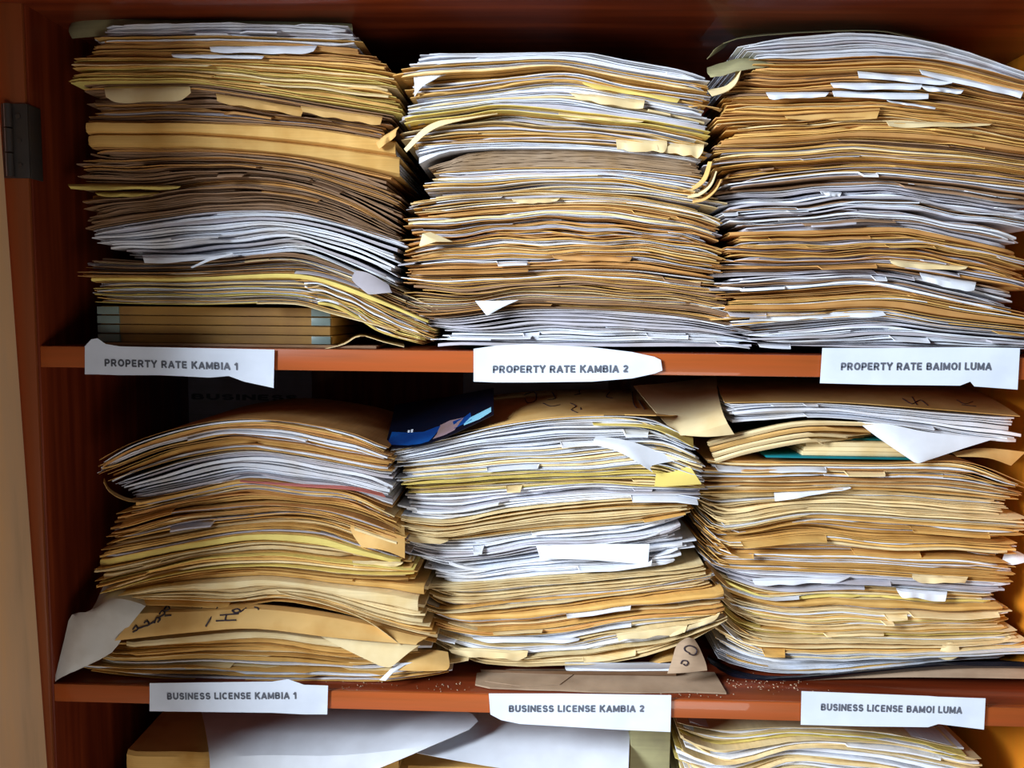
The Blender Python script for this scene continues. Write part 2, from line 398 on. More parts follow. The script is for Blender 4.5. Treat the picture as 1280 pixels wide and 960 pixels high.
A35 = [(118,130),(180,126),(250,126),(380,142),(480,160)]
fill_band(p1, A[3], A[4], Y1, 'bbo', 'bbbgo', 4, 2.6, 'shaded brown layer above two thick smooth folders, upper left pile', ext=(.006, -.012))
A55 = [(112,164),(180,166),(250,167),(380,176),(498,192)]
b_ = [A[4], [(112,168),(180,168),(250,169),(380,180),(500,196)], A[5]]
for i, (ka, kb, nm) in enumerate(((b_[0], b_[1], 'upper'), (b_[1], b_[2], 'lower'))):
    bd = Band(ka, kb, Y1); q = bd.at(1, .5)
    t = thing('file_folder', (q.x, Y1 + .13, q.z), nm + ' of two thick smooth-fronted manila folders, upper left pile', 'folder', 'folders in the ' + p1)
    strip_mesh('cover', bd, .03, .97, fold_front(.0012), PAP['m'], t, -0.008, wav=0.1, rag=0.0001, L=.27)
    for j in range(4): strip_mesh('sheet', bd, .2 + j * .16, .3 + j * .16, flat_prof(), PAP['w'], t, 0.006, wav=0.1, ends=(.004, -.004), L=.25)
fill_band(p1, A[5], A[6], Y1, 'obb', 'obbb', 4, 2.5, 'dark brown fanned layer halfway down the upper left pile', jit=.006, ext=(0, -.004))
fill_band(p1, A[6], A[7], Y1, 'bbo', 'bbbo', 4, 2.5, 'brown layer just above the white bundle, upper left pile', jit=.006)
fill_band(p1, A[7], A[8], Y1, '', 'wwwwg', 7, 2.6, 'sagging white bundle in the upper left pile', ext=(.004, 0), lipp=.2)
fill_band(p1, A[8], A[9], Y1, 'bmo', 'bgmc', 3, 2.2, 'thin layer below the white bundle, upper left pile', ext=(-.03, .006), jit=.008)
fill_band(p1, A[9], A[10], Y1, 'my', 'mwcg', 4, 2.4, 'ochre layer draped over the boards, upper left pile', foldp=.3)
# four ochre boards lying flat under the slumped folders
xl, xr = P(121, 400, .03).x, P(414, 400, .03).x
zb = Zup + 0.0045; zt = P(260, 383, .03).z
box('paper_bundle', XL + .055, xr + .06, 0.025, .26, Zup + .0003, zb - .0004, PAP['b'])
tag(bpy.data.objects['paper_bundle.%03d' % (len([1 for q in bpy.data.objects if q.name.startswith('paper_bundle')]) - 1)] if False else COL.objects[-1], 'thin dark sheaf under the ochre boards, bottom of the upper left pile', 'papers')
for k in range(4):
    z0 = zb + (zt - zb) * k / 4; z1 = zb + (zt - zb) * (k + 1) / 4 - 0.0008
    nm = ['lowest', 'third from top', 'second from top', 'topmost'][k]
    t = thing('ochre_board_file', ((xl + xr) / 2, .15, z0), 'ochre board file with taped ends, %s of four in the upper left pile' % nm, 'file', 'ochre board files')
    box('board', xl + .001 * k, xr - U(0, .003), .034 + U(0, .002), .29, z0, z1, BOARD, t, bev=.0012)
    for xs, tn in ((xl, .028), (xr - .026, .024)):
        if k in (0, 2, 3) or xs == xl:
            box('tape', xs - .0008, xs + tn, .0325, .08, z0 + .0006, z1 - .0006, TAPE, t, bev=.0004)
# slumped folders fanned down over the right end of the boards
fan0 = [[(372,344),(400,346),(440,362),(490,388),(545,412)], [(395,381),(412,384),(440,398),(470,416),(520,431)]]
fill_band(p1 + ' slump', fan0[0], fan0[1], Y1 - .008, 'myom', 'ycmw', 2, 2.6, 'fan slumping to the shelf beside the ochre boards, upper left', jit=.004, foldp=.1, lipp=.1)
patch('file_folder', [[(405,436,.02),(430,430,.022),(450,420,.02),(480,428,.02),(505,434,.02)],[(405,434,.10),(430,426,.11),(450,418,.11),(480,426,.11),(505,431,.11)],[(405,430,.2),(430,424,.2),(450,416,.2),(480,422,.2),(505,427,.2)]], PAP['c'], .0008)
tag(COL.objects[-1], 'cream folder arched up off the shelf beneath the slumped fan, upper left pile', 'folder')

# ---- upper middle pile
Y2 = 0.022
B = [
 [(534,67),(640,65),(731,64),(775,72),(850,85),(880,94)],
 [(508,88),(600,82),(700,78),(778,92),(882,108)],
 [(518,124),(600,116),(710,104),(790,118),(893,134)],
 [(510,150),(580,140),(624,134),(710,141),(803,152),(880,166)],
 [(516,184),(590,180),(660,178),(767,183),(880,198)],
 [(520,206),(560,191),(660,187),(767,190),(872,202)],
 [(550,215),(660,209),(780,211),(878,222)],
 [(520,268),(640,258),(760,256),(860,272),(892,282)],
 [(506,340),(600,338),(720,334),(800,336),(892,347)],
 [(512,392),(560,398),(660,386),(760,388),(850,396),(930,412)],
 [(552,431),(650,433),(760,434),(850,434),(936,435)],
]
p2 = 'upper middle pile'
fill_band(p2, B[0], B[1], Y2, '', 'wwwg', 5, 2.2, 'blue-white wad topping the upper middle pile', lipp=.15)
fill_band(p2, B[1], B[2], Y2, 'mcm', 'cwgm', 4, 2.1, 'beige layer under the top wad, upper middle pile', jit=.005)
fill_band(p2, B[2], B[3], Y2, 'cgw', 'wgcw', 4, 2.3, 'pale layer with a cream flap, upper middle pile', jit=.006)
fill_band(p2, B[3], B[4], Y2, 'cmy', 'cwmg', 4, 2.1, 'cream layer above the grey-brown block, upper middle pile', jit=.007)
fill_band(p2, B[4], B[5], Y2, '', 'www', 6, 1.8, 'thin white wad on the grey-brown block, upper middle pile', lipp=.1)
bd = Band(B[5], B[6], Y2 + .003)
q = bd.at(1, .5); t = thing('paper_bundle', (q.x, Y2 + .13, q.z), 'thick ragged grey-brown block of old pages in the upper middle pile', 'papers')
for j in range(11): strip_mesh('sheet', bd, j / 11 + .004, (j + 1) / 11 - .006, flat_prof(), PAP['k'], t, U(-.001, .002), wav=.15, ends=(.03 * (1 - j / 11) + U(-.001, .003) if j < 4 else U(-.001, .003), U(-.003, .002)), rag=.0012)
fill_band(p2, B[6], B[7], Y2, 'mwc', 'wwgcm', 4, 2.2, 'grey-white layer below the grey-brown block, upper middle pile', jit=.007)
fill_band(p2, B[7], B[8], Y2, 'omo', 'mogwc', 4, 2.3, 'orange-brown layer in the upper middle pile', jit=.007, lipp=.35)
fill_band(p2, B[8], B[9], Y2, 'mob', 'mcobw', 4, 2.2, 'brown-cream layer low in the upper middle pile', jit=.006)
fill_band(p2, B[9], B[10], Y2, '', 'wwwgw', 4, 2.4, 'white layer on the shelf, upper middle pile', jit=.007, ext=(.004, -.004))
# ---- upper right pile
Y3 = 0.022
Cc = [
 [(935,54),(985,46),(1073,40),(1150,48),(1220,66),(1310,98)],
 [(945,71),(1010,73),(1103,69),(1190,77),(1310,110)],
 [(908,122),(1000,122),(1100,122),(1180,131),(1310,152)],
 [(903,175),(1000,172),(1080,166),(1180,172),(1310,192)],
 [(902,232),(980,222),(1060,215),(1160,222),(1310,238)],
 [(920,290),(1010,288),(1120,284),(1190,298),(1256,314)],
 [(906,336),(1000,336),(1105,334),(1180,345),(1275,362)],
 [(910,368),(1000,362),(1095,356),(1180,372),(1270,392)],
 [(903,388),(1000,388),(1100,384),(1180,396),(1310,410)],
 [(925,418),(1000,411),(1100,403),(1180,413),(1310,424)],
 [(975,432),(1100,435),(1200,436),(1310,437)],
]
p3 = 'upper right pile'
fill_band(p3, Cc[0], Cc[1], Y3, '', 'wwgw', 6, 2.1, 'bowed blue-white wad topping the upper right pile', lipp=.15)
fill_band(p3, Cc[1], Cc[2], Y3, 'om', 'omob', 4, 2.4, 'ochre layer under the top wad, upper right pile')
fill_band(p3, Cc[2], Cc[3], Y3, 'mmo', 'mmco', 4, 2.1, 'manila layer high in the upper right pile', jit=.006, lipp=.35)
fill_band(p3, Cc[3], Cc[4], Y3, 'mom', 'mmbcg', 4, 2.0, 'manila layer halfway up the upper right pile', jit=.006, lipp=.3)
fill_band(p3, Cc[4], Cc[5], Y3, '', 'wgwwgb', 5, 2.1, 'blue-grey layer at mid height of the upper right pile', jit=.006)
fill_band(p3, Cc[5], Cc[6], Y3, 'mo', 'mmgo', 4, 2.0, 'ochre layer below the blue-grey one, upper right pile', jit=.006, ext=(0, .01))
fill_band(p3, Cc[6], Cc[7], Y3, '', 'gwwgb', 4, 1.9, 'lavender-grey layer in the upper right pile', jit=.006, ext=(0, -.015))
fill_band(p3, Cc[7], Cc[8], Y3, 'mo', 'mmwo', 3, 2.0, 'narrow manila layer low in the upper right pile', jit=.006, ext=(0, .01))
fill_band(p3, Cc[8], Cc[9], Y3, 'mw', 'wgmo', 3, 2.0, 'mixed layer second from the shelf, upper right pile', jit=.008)
fill_band(p3, Cc[9], Cc[10], Y3, '', 'wgw', 3, 2.3, 'grey-white layer on the shelf, upper right pile', jit=.008)
# ---- lower left pile
Y4 = 0.024
D = [
 [(128,574),(170,552),(230,533),(300,523),(365,527),(440,542),(482,560)],
 [(130,602),(170,588),(230,571),(300,561),(360,567),(430,580),(487,590)],
 [(158,624),(200,618),(260,606),(310,598),(380,607),(440,614),(492,634)],
 [(118,700),(200,684),(310,667),(400,670),(450,684),(506,700)],
 [(124,741),(190,722),(260,709),(350,705),(450,714),(520,714)],
 [(150,748),(220,752),(300,757),(350,752),(430,768),(490,788),(541,806)],
 [(150,800),(250,790),(320,786),(420,797),(528,808)],
 [(108,838),(190,847),(300,851),(400,852),(480,853),(560,843)],
]
p4 = 'lower left pile'
fill_band(p4, D[0], D[1], Y4, 'omo', 'mow', 4, 3.0, 'orange-brown folders topping the lower left pile', jit=.003, foldp=.35, lipp=.15)
fill_band(p4, D[1], D[2], Y4, '', 'wgwwg', 5, 2.8, 'grey-white bundle in the lower left pile', ext=(.012, 0), lipp=.15)
fill_band(p4, D[2], D[3], Y4, 'mmo', 'mmcgo', 4, 2.9, 'ruffled manila layer of the lower left pile', jit=.006, lipp=.4)
fill_band(p4, D[3], D[4], Y4, 'mym', 'mmc', 3, 3.4, 'smooth manila layer halfway down the lower left pile', jit=.005, foldp=.4)
fill_band(p4, D[4], D[5], Y4, 'mcm', 'mc', 2, 3.8, 'fanned manila layer above the handwritten folder, lower left pile', jit=.005, foldp=.3)
fill_band(p4, D[6], D[7], Y4, 'mcc', 'mcw', 2, 4.2, 'loose manila folders at the base of the lower left pile', jit=.012, foldp=.3)
# ---- lower middle pile
Y5 = 0.055
E = [
 [(490,562),(560,548),(632,532),(730,521),(820,524),(868,545)],
 [(500,598),(570,592),(650,588),(740,586),(820,580),(876,598)],
 [(508,618),(600,614),(740,604),(800,608),(876,610)],
 [(500,646),(560,651),(632,637),(755,625),(840,622),(868,626)],
 [(490,662),(540,675),(666,663),(804,652),(862,641)],
 [(535,730),(600,728),(680,720),(800,712),(872,704)],
 [(530,748),(560,760),(640,752),(760,742),(893,722)],
 [(540,782),(600,792),(700,788),(780,773),(900,766)],
 [(542,802),(600,827),(700,831),(780,825),(850,806),(906,778)],
]
p5 = 'lower middle pile'
fill_band(p5, E[0], E[1], Y5, 'cw', 'wwwwc', 5, 2.5, 'white layer topping the lower middle pile', jit=.006, lipp=.35)
fill_band(p5, E[1], E[2], Y5, 'yy', 'ycw', 3, 2.4, 'yellow layer of the lower middle pile', jit=.005)
fill_band(p5, E[2], E[3], Y5, '', 'wwwg', 5, 2.4, 'white layer under the yellow one, lower middle pile', jit=.005)
fill_band(p5, E[3], E[4], Y5, 'cm', 'ccm', 3, 2.3, 'thin cream layer of the lower middle pile', jit=.005)
fill_band(p5, E[4], E[5], Y5, '', 'wwwwg', 6, 2.4, 'blue-white bundle halfway down the lower middle pile', ext=(.018, -.022), jit=.008)
fill_band(p5, E[5], E[6], Y5, 'cm', 'cwc', 4, 2.3, 'cream layer below the blue-white bundle, lower middle pile', jit=.005, foldp=.3)
fill_band(p5, E[6], E[7], Y5, 'omm', 'mowc', 4, 2.5, 'orange-manila layer of the lower middle pile', jit=.005)
fill_band(p5, E[7], E[8], Y5, 'cc', 'wccw', 4, 2.6, 'cream and white layer at the base of the lower middle pile', jit=.004)
# ---- lower right pile
Y6 = 0.082
G = [
 [(908,505),(960,503),(1030,504),(1130,511),(1200,517),(1272,522)],
 [(912,528),(960,525),(1020,521),(1100,531),(1180,545),(1256,555)],
 [(880,574),(950,576),(1020,577),(1100,578),(1200,576),(1275,604)],
 [(875,614),(967,613),(1060,610),(1140,613),(1268,624)],
 [(872,642),(895,660),(1000,643),(1070,645),(1270,656)],
 [(882,690),(900,706),(980,712),(1060,716),(1150,722),(1262,728)],
 [(892,712),(960,736),(1060,733),(1130,736),(1245,744)],
 [(903,775),(945,797),(1080,800),(1180,802),(1270,797)],
 [(890,822),(940,836),(1000,841),(1080,837),(1180,828),(1268,824)],
]
p6 = 'lower right pile'
fill_band(p6, G[0], G[1], Y6, '', 'wwww', 5, 2.6, 'white bundle topping the lower right pile', lipp=.3)
fill_band(p6, G[2], G[3], Y6, 'mco', 'cmcw', 4, 2.4, 'tan layer below the teal book, lower right pile', jit=.005)
fill_band(p6, G[3], G[4], Y6, 'cc', 'ccwc', 4, 2.5, 'cream layer of the lower right pile', jit=.005, lipp=.35)
fill_band(p6, G[4], G[5], Y6, 'mom', 'mcmw', 4, 2.4, 'tan layer halfway down the lower right pile', jit=.006, lipp=.35)
fill_band(p6, G[5], G[6], Y6, '', 'wwg', 3, 2.4, 'thin white layer of the lower right pile', jit=.006)
fill_band(p6, G[6], G[7], Y6, 'cmc', 'ccymw', 5, 2.2, 'yellow-cream layer low in the lower right pile', jit=.006, lipp=.35)
fill_band(p6, G[7], G[8], Y6, 'cw', 'cwwm', 4, 2.4, 'cream and white layer at the base of the lower right pile', jit=.008)
# ---- bottom compartment
Y7 = .05
fill_band('bottom left pile', [(168,936),(300,938),(500,940)], [(140,1068),(300,1068),(520,1068)], Y7, 'mm', 'mo', 2, 11, 'stack under the big white sheets, bottom shelf left', foldp=.9)
H8 = [[(845,900),(960,898),(1100,912),(1210,930)], [(850,925),(960,915),(1100,935),(1240,962)], [(860,1068),(960,1068),(1100,1068),(1240,1068)]]
H8 = [[(845,903),(900,912),(980,908),(1100,915),(1195,935)], [(848,935),(900,950),(990,930),(1100,938),(1225,962)], [(862,1066),(960,1066),(1100,1066),(1240,1066)]]
fill_band('bottom right pile', H8[0], H8[1], Y7, 'cy', 'cwwy', 3, 3.5, 'top of the cream pile under the bottom right label', jit=.006, foldp=.5)
fill_band('bottom right pile', H8[1], H8[2], Y7, 'cwy', 'cwwy', 4, 3.6, 'body of the cream pile on the bottom shelf, right', jit=.006, foldp=.2)

# ------------------------------------------------------------------ loose pieces
def special(name, rows, m, label, cat, thick=.0007, su=4, sv=3, straight=False, noise=0.0, group=None):
    o = patch(name, rows, m, thick, su=su, sv=sv, straight=straight, noise=noise); tag(o, label, cat, group); return o
def flap(x0, y0, x1, y1, h, Y, m, label, slant=0.0, group='loose paper slips', nm='paper_slip', h2=None):
    """slip poking out of a pile: its back edge is inside the pile, its front lies in front of it"""
    h2 = h if h2 is None else h2; n = 7; e0_, e1_ = U(.45, 1), U(.45, 1)
    hf = lambda i: (h + (h2 - h) * i / n) * (e0_ if i == 0 else e1_ if i == n else U(.86, 1.08))
    top = [(x0 + (x1 - x0) * i / n, y0 + (y1 - y0) * i / n, Y + .03) for i in range(n + 1)]
    mid = [(x + slant * .3, y + .15 * (h + (h2 - h) * i / n) + U(-.4, .4), Y - .004) for i, (x, y, _) in enumerate(top)]
    bot = [(x + slant * i / n + (3 * (R() - .5)) + (3 if i == 0 else -3 if i == n else 0), y + hf(i) + U(-.5, .5), Y - U(.006, .011)) for i, (x, y, _) in enumerate(top)]
    return special(nm, [top, mid, bot], m, label, 'paper', su=3, sv=3, group=group, thick=.0005)
SG = (14, 14, 14)
Wp = mat('smooth_white_paper', (0.77, 0.80, 0.87), grain=SG, var=.04, col2=(0.70, 0.72, 0.78))
Cp = mat('smooth_cream_card', (0.80, 0.64, 0.36), grain=SG, var=.08, col2=(0.70, 0.51, 0.24))
Mp = mat('smooth_manila_card', (0.70, 0.43, 0.15), grain=SG, var=.08)
Gp = mat('smooth_lilac_paper', (0.48, 0.44, 0.48), grain=SG, col2=(0.40, 0.36, 0.36))
Yp = mat('smooth_yellow_card', (0.80, 0.62, 0.16), grain=SG, col2=(0.66, 0.50, 0.14))
Op = mat('smooth_orange_card', (0.58, 0.30, 0.10), grain=SG)
special('paper_cover', [[(104,17,.12),(125,14,.13),(180,15,.13),(300,22,.13),(430,28,.13)],[(86,34,.062),(100,21,.06),(150,19,.055),(260,24,.055),(440,30,.055)],[(90,48,.05),(112,46,.046),(150,44,.046),(260,44,.046),(440,46,.048)]], OLIVE, 'curled dark manila cover bending round the top left corner of the upper left pile', 'folder')
flap(262, 57, 396, 56, 9, Y1, Wp, 'upper white slip under the top wad, upper left pile', h2=11)
flap(214, 67, 330, 69, 5, Y1, Wp, 'narrow lower white slip under the top wad, upper left pile')
flap(129, 107, 236, 106, 24, Y1, Cp, 'crumpled white slip on the left face of the upper left pile', h2=20, slant=5)
flap(270, 116, 380, 134, 12, Y1, Mp, 'manila slip beside the crumpled white one, upper left pile')
flap(376, 131, 478, 144, 10, Y1, Mp, 'manila slip slanting down right above two smooth folders, upper left pile', h2=14)
flap(85, 230, 226, 232, 8, Y1, Yp, 'yellow tab left of centre in the brown layer, upper left pile', h2=5)
flap(120, 240, 200, 240, 6, Y1, Yp, 'shorter yellow tab just below the other, upper left pile', slant=-3)
flap(178, 318, 300, 318, 13, Y1 - .004, Wp, 'white slip hanging under the white bundle, upper left pile', h2=3)
special('paper_slip', [[(238,334,.004),(262,322,.002),(290,316,.004)],[(240,335,.002),(262,326,.001),(292,318,.002)]], Wp, 'bright white torn corner under the sagging white bundle, upper left pile', 'paper', straight=True)
special('paper_slip', [[(445,338,.012),(462,342,.010),(486,356,.012)],[(440,350,.006),(462,356,.005),(489,364,.006)],[(458,366,.003),(464,368,.002),(490,365,.003)]], Gp, 'grey-lilac crumpled corner hanging at right of the white bundle, upper left pile', 'paper')
flap(470, 176, 498, 158, 12, Y1 - .004, Mp, 'small manila tongue curling up at the right of the smooth folders', h2=10)
# upper middle
flap(728, 101, 850, 122, 7, Y2, Yp, 'yellowish slip under the top wad, upper middle pile')
flap(712, 114, 806, 124, 9, Y2, Cp, 'pale cream torn slip, upper middle pile', h2=14)
flap(698, 140, 806, 150, 8, Y2, Cp, 'cream slip below the pale torn one, upper middle pile', h2=4)
flap(768, 172, 832, 174, 16, Y2 - .003, Cp, 'large cream flap over the white wad, upper middle pile', h2=16, slant=6)
flap(820, 176, 880, 180, 14, Y2 - .003, Cp, 'right-hand cream flap with a torn end, upper middle pile', h2=18)
special('paper_slip', [[(516,92,.02),(545,90,.02),(570,88,.03)],[(518,104,.012),(535,98,.012),(560,92,.02)],[(518,121,.008),(528,108,.008),(550,95,.012)]], Wp, 'white sheet drooping at the top left of the upper middle pile', 'paper')
special('paper_slip', [[(505,186,.012),(530,160,.010),(560,148,.012),(620,138,.02)],[(508,190,.006),(536,165,.006),(566,153,.008),(622,142,.014)]], Cp, 'cream sheet sweeping down the left side of the upper middle pile', 'paper')
special('paper_slip', [[(524,307,.010),(528,292,.008),(538,290,.012)],[(526,308,.004),(545,302,.004),(566,302,.010)]], Cp, 'small cream corner at the left of the upper middle pile', 'paper', straight=True)
special('paper_slip', [[(594,376,.012),(620,376,.010),(648,375,.012)],[(600,384,.006),(615,385,.004),(630,383,.006)],[(608,394,.004),(610,394,.004),(612,393,.004)]], Wp, 'white triangular corner hanging low in the upper middle pile', 'paper')
flap(690, 318, 790, 320, 7, Y2, Op, 'orange-brown slip right of centre, upper middle pile')
flap(640, 248, 700, 247, 6, Y2, Cp, 'small cream slip near the middle of the upper middle pile')
for k, (x0, y0) in enumerate(((852, 232), (858, 240), (864, 246))):
    special('curled_sheet', [[(x0, y0 + 2, .03), (x0 + 14, y0, .02), (x0 + 26, y0 - 10, .018), (x0 + 33, y0 - 30 + 4 * k, .02)], [(x0 + 2, y0 + 7, .018), (x0 + 17, y0 + 4, .010), (x0 + 31, y0 - 8, .006), (x0 + 38, y0 - 30 + 4 * k, .010)]], (Mp, Cp, Mp)[k],
            '%s of three sheets curling up at the right side of the upper middle pile' % ('topmost', 'middle one', 'lowest')[k], 'paper')
special('curled_sheet', [[(900,140,.03),(870,128,.03),(850,122,.03)],[(903,136,.018),(880,132,.018),(862,134,.02)]], Mp, 'manila corner bent out at the right under the top wad, upper middle pile', 'paper')
# upper right
special('paper_cover', [[(905,60,.11),(935,44,.12),(1073,36,.12),(1140,44,.12),(1240,74,.12)],[(884,74,.05),(922,48,.05),(1073,38,.05),(1140,47,.05),(1250,80,.05)]], OLIVE, 'olive cover sheet humped over the top of the upper right pile', 'folder')
special('paper_slip', [[(884,84,.06),(905,78,.06),(925,72,.06),(940,70,.06)],[(884,90,.03),(905,86,.028),(935,76,.026),(968,80,.03)],[(888,96,.02),(905,94,.016),(926,88,.016),(960,84,.02)]], OLIVE, 'pale crumpled sheet at the top left corner of the upper right pile', 'paper', noise=.001)
special('curled_sheet', [[(884,112,.03),(905,108,.03),(915,100,.03),(921,86,.03)],[(890,120,.014),(908,114,.012),(920,104,.012),(926,88,.016)]], Cp, 'cream sheet end curling upward left of the upper right pile', 'paper')
for x0, y0, x1, y1, h, h2, lb in ((1072, 88, 1192, 100, 9, 8, 'longest rolled white slip, upper right pile'), (1150, 86, 1280, 112, 8, 12, 'rightmost slanting white slip, upper right pile'),
        (1038, 103, 1152, 104, 8, 9, 'white slip second row down, upper right pile'), (958, 115, 1036, 115, 10, 6, 'leftmost white slip, upper right pile'),
        (1040, 113, 1160, 116, 9, 8, 'white slip centred under the others, upper right pile'), (1152, 106, 1205, 112, 7, 6, 'short white slip right of centre, upper right pile'),
        (1108, 124, 1170, 134, 3, 3, 'thin torn white shred below the white slips, upper right pile')):
    flap(x0, y0, x1, y1, h, Y3 - U(.001, .006), Wp, lb, h2=h2, group='white slips in the upper right pile', slant=U(-2, 3))
flap(980, 142, 1100, 134, 8, Y3, Mp, 'manila flap with a torn end, upper right pile', h2=17)
flap(1108, 150, 1240, 154, 9, Y3, Cp, 'pale cream tongue right of the torn manila flap, upper right pile', h2=4)
flap(1112, 322, 1210, 332, 13, Y3, Cp, 'cream tongue halfway down the right of the upper right pile', h2=6)
flap(1025, 238, 1052, 240, 6, Y3, Wp, 'small bright white corner under the manila layer, upper right pile')
flap(935, 388, 1100, 388, 13, Y3, Wp, 'white folded sheet low on the left of the upper right pile', h2=9, slant=10)
flap(1150, 340, 1220, 352, 12, Y3, Wp, 'white block end at right of centre, upper right pile', h2=14)
# lower left: white plastic sheet, handwritten folder
hw = special('file_folder', [[(160,750,.10),(250,756,.10),(330,757,.10),(430,772,.10),(520,795,.10)],
    [(180,757,.024),(250,758,.022),(330,757,.022),(430,770,.022),(535,796,.03)],
    [(152,790,.004),(240,780,.002),(320,774,.002),(420,786,.002),(524,802,.012)],
    [(143,801,.002),(245,790,0),(320,786,0),(416,797,0),(520,806,.008)]], Mp, 'manila folder with handwriting drooping over the front of the lower left pile', 'folder', thick=.0009)
def strokes(parent, lines, Y, r=.0006, m=PEN):
    for ln in lines:
        pts = [P(x, y, Y if not callable(Y) else Y(x, y)) for x, y in ln]
        pp = [crom(pts, t / 3) for t in range((len(pts) - 1) * 3 + 1)] if len(pts) > 2 else pts
        tube('handwriting', [q - (parent.location if False else Vector()) for q in pp], r, m, parent, 6)
def inkfix(t):
    for c in t.children:
        if c.name.startswith('handwriting'): pass
hwY = lambda x, y: max(-.0012, .0016 + (790 - y) / 40 * .0145 - .003) if y < 792 else .0
def ink_on(o, lines, r=.0007, lift=.0008, depth_guess=.0, m=PEN):
    """pen strokes laid on a curved sheet: the ray through the measured point meets the mesh"""
    bpy.context.view_layer.update()
    inv = o.matrix_world.inverted(); oc = inv @ CAM
    for ln in lines:
        pts = []
        for x, y in ln:
            d = (P(x, y, 0) - CAM).normalized()
            hit, loc, nor, idx = o.ray_cast(oc, d)
            pts.append((o.matrix_world @ loc) - d * lift if hit else None)
        pts = [q for q in pts if q]
        if len(pts) < 2: continue
        pp = [crom(pts, t / 3) for t in range((len(pts) - 1) * 3 + 1)] if len(pts) > 2 else pts
        vs = pp
        # strokes are kept in the sheet's own space
        tb = tube('handwriting', pp, r, m, None, 6)
        off = tb.location - o.location
        tb.parent = o; tb.location = off
ink_on(hw, [
 [(166,790),(172,787),(170,782),(166,787)], [(172,786),(180,783),(186,781),(184,776),(180,779)], [(186,781),(194,776)], [(193,779),(196,772),(200,774),(197,778)],
 [(199,772),(206,767),(203,763),(199,768)], [(206,770),(214,769)], [(205,762),(209,757),(212,761),(206,764)],
 [(257,783),(262,775),(272,759)], [(270,776),(295,775)], [(283,768),(281,776)], [(275,769),(298,767)], [(290,763),(297,761),(300,764),(294,766),(290,763)], [(300,765),(308,760)],
 [(318,759),(322,760),(323,762)], [(240,758),(254,757)], [(252,757),(252,760)]], r=.0011)
pl = special('plastic_sheet', [[(133,722,.05),(160,728,.05),(188,752,.05)],[(112,766,.02),(140,748,.010),(182,757,.012)],[(90,768,.012),(118,775,.004),(160,785,.006)],[(80,800,.008),(100,815,.002),(140,815,.006)],[(67,853,.004),(78,846,.003),(96,838,.006)]], PLAS, 'crumpled cloudy white plastic sheet at the left foot of the lower left pile', 'plastic sheet', thick=.0005, noise=.0008)
ff = special('file_folder', [[(345,738,.01),(400,752,.008),(450,770,.010),(492,800,.016)],[(350,742,-.001),(410,757,-.002),(458,776,-.001),(500,806,.006)]], Cp, 'pale folder edge crossing diagonally over the lower left pile', 'folder')
special('file_folder', [[(385,786,.012),(440,797,.010),(480,802,.010),(525,806,.012)],[(420,806,.002),(450,808,.001),(480,812,.001),(512,815,.002)],[(474,832,0),(482,834,0),(488,834,0),(494,830,0)]], Cp, 'cream folder corner hanging down at the right front of the lower left pile', 'folder')
special('file_folder', [[(497,812,.03),(540,812,.03),(560,815,.03)],[(500,826,.010),(530,828,.008),(562,832,.010)],[(497,838,.006),(530,839,.005),(558,838,.006)]], Mp, 'short manila folder poking out at the right foot of the lower left pile', 'folder')
special('paper_slip', [[(492,833,.006),(500,829,.005),(516,828,.008)],[(474,850,.002),(482,851,.001),(494,836,.004)]], Wp, 'small white paper corner at the right foot of the lower left pile', 'paper', straight=True)
special('file_folder', [[(130,598,.03),(138,612,.03),(165,624,.03),(204,619,.04)],[(129,603,.014),(140,618,.010),(168,628,.010),(206,621,.014)]], Mp, 'manila sheet looping round the left end of the white bundle, lower left pile', 'folder')
rd = special('red_sheet', [[(300,600,.02),(380,605,.02),(440,608,.02),(478,616,.02)],[(300,602,.012),(380,608,.010),(440,612,.009),(482,621,.012)]], PAP['r'], 'thin red sheet edge in the lower left pile', 'paper')
fr = special('file_folder', [[(440,640,.06),(480,640,.06),(505,648,.06)],[(438,662,.03),(470,662,.02),(506,672,.02)],[(452,684,.014),(480,688,.008),(506,698,.010)]], Mp, 'manila folder corner with scribble at the right of the lower left pile', 'folder')
ink_on(fr, [[(456,655),(460,650),(458,658)], [(461,657),(465,651),(463,659)], [(466,658),(470,652),(470,659)], [(472,658),(478,655),(474,661),(480,660)]], r=.0006)
flap(440, 700, 504, 702, 9, Y4, Cp, 'cream slip end beside a white one, lower left pile', h2=6)
# lower middle: top manila sheet, brochure, yellow sheet
tm = special('file_folder', [[(560,500,.30),(680,488,.32),(790,488,.32),(860,500,.30)],[(556,520,.14),(650,508,.14),(760,505,.14),(860,518,.14)],[(560,544,.058),(640,528,.056),(730,519,.056),(820,520,.058)]], Mp, 'manila folder with pen notes lying on top of the lower middle pile', 'folder', thick=.0012)
ink_on(tm, [[(655,494),(668,490),(670,500),(660,504),(656,498)], [(680,486),(684,500),(694,498),(690,490)], [(679,504),(688,508),(700,506)], [(716,486),(716,502)], [(713,504),(720,508),(714,512),(722,516)], [(724,488),(726,512)], [(718,494),(726,492)], [(754,486),(762,490),(758,496),(766,498)], [(790,490),(792,504),(796,510)], [(798,500),(806,512)]], r=.0008)
br = special('brochure', [[(494,506,.22),(530,500,.22),(560,496,.20),(590,490,.18),(617,485,.16)],[(488,532,.12),(520,528,.12),(556,520,.11),(590,508,.10),(617,498,.10)],[(481,559,.045),(510,559,.043),(540,553,.042),(580,536,.045),(617,518,.05)]], BLUE, 'glossy dark blue printed brochure lying across the lower left and middle piles', 'brochure', thick=.0009)
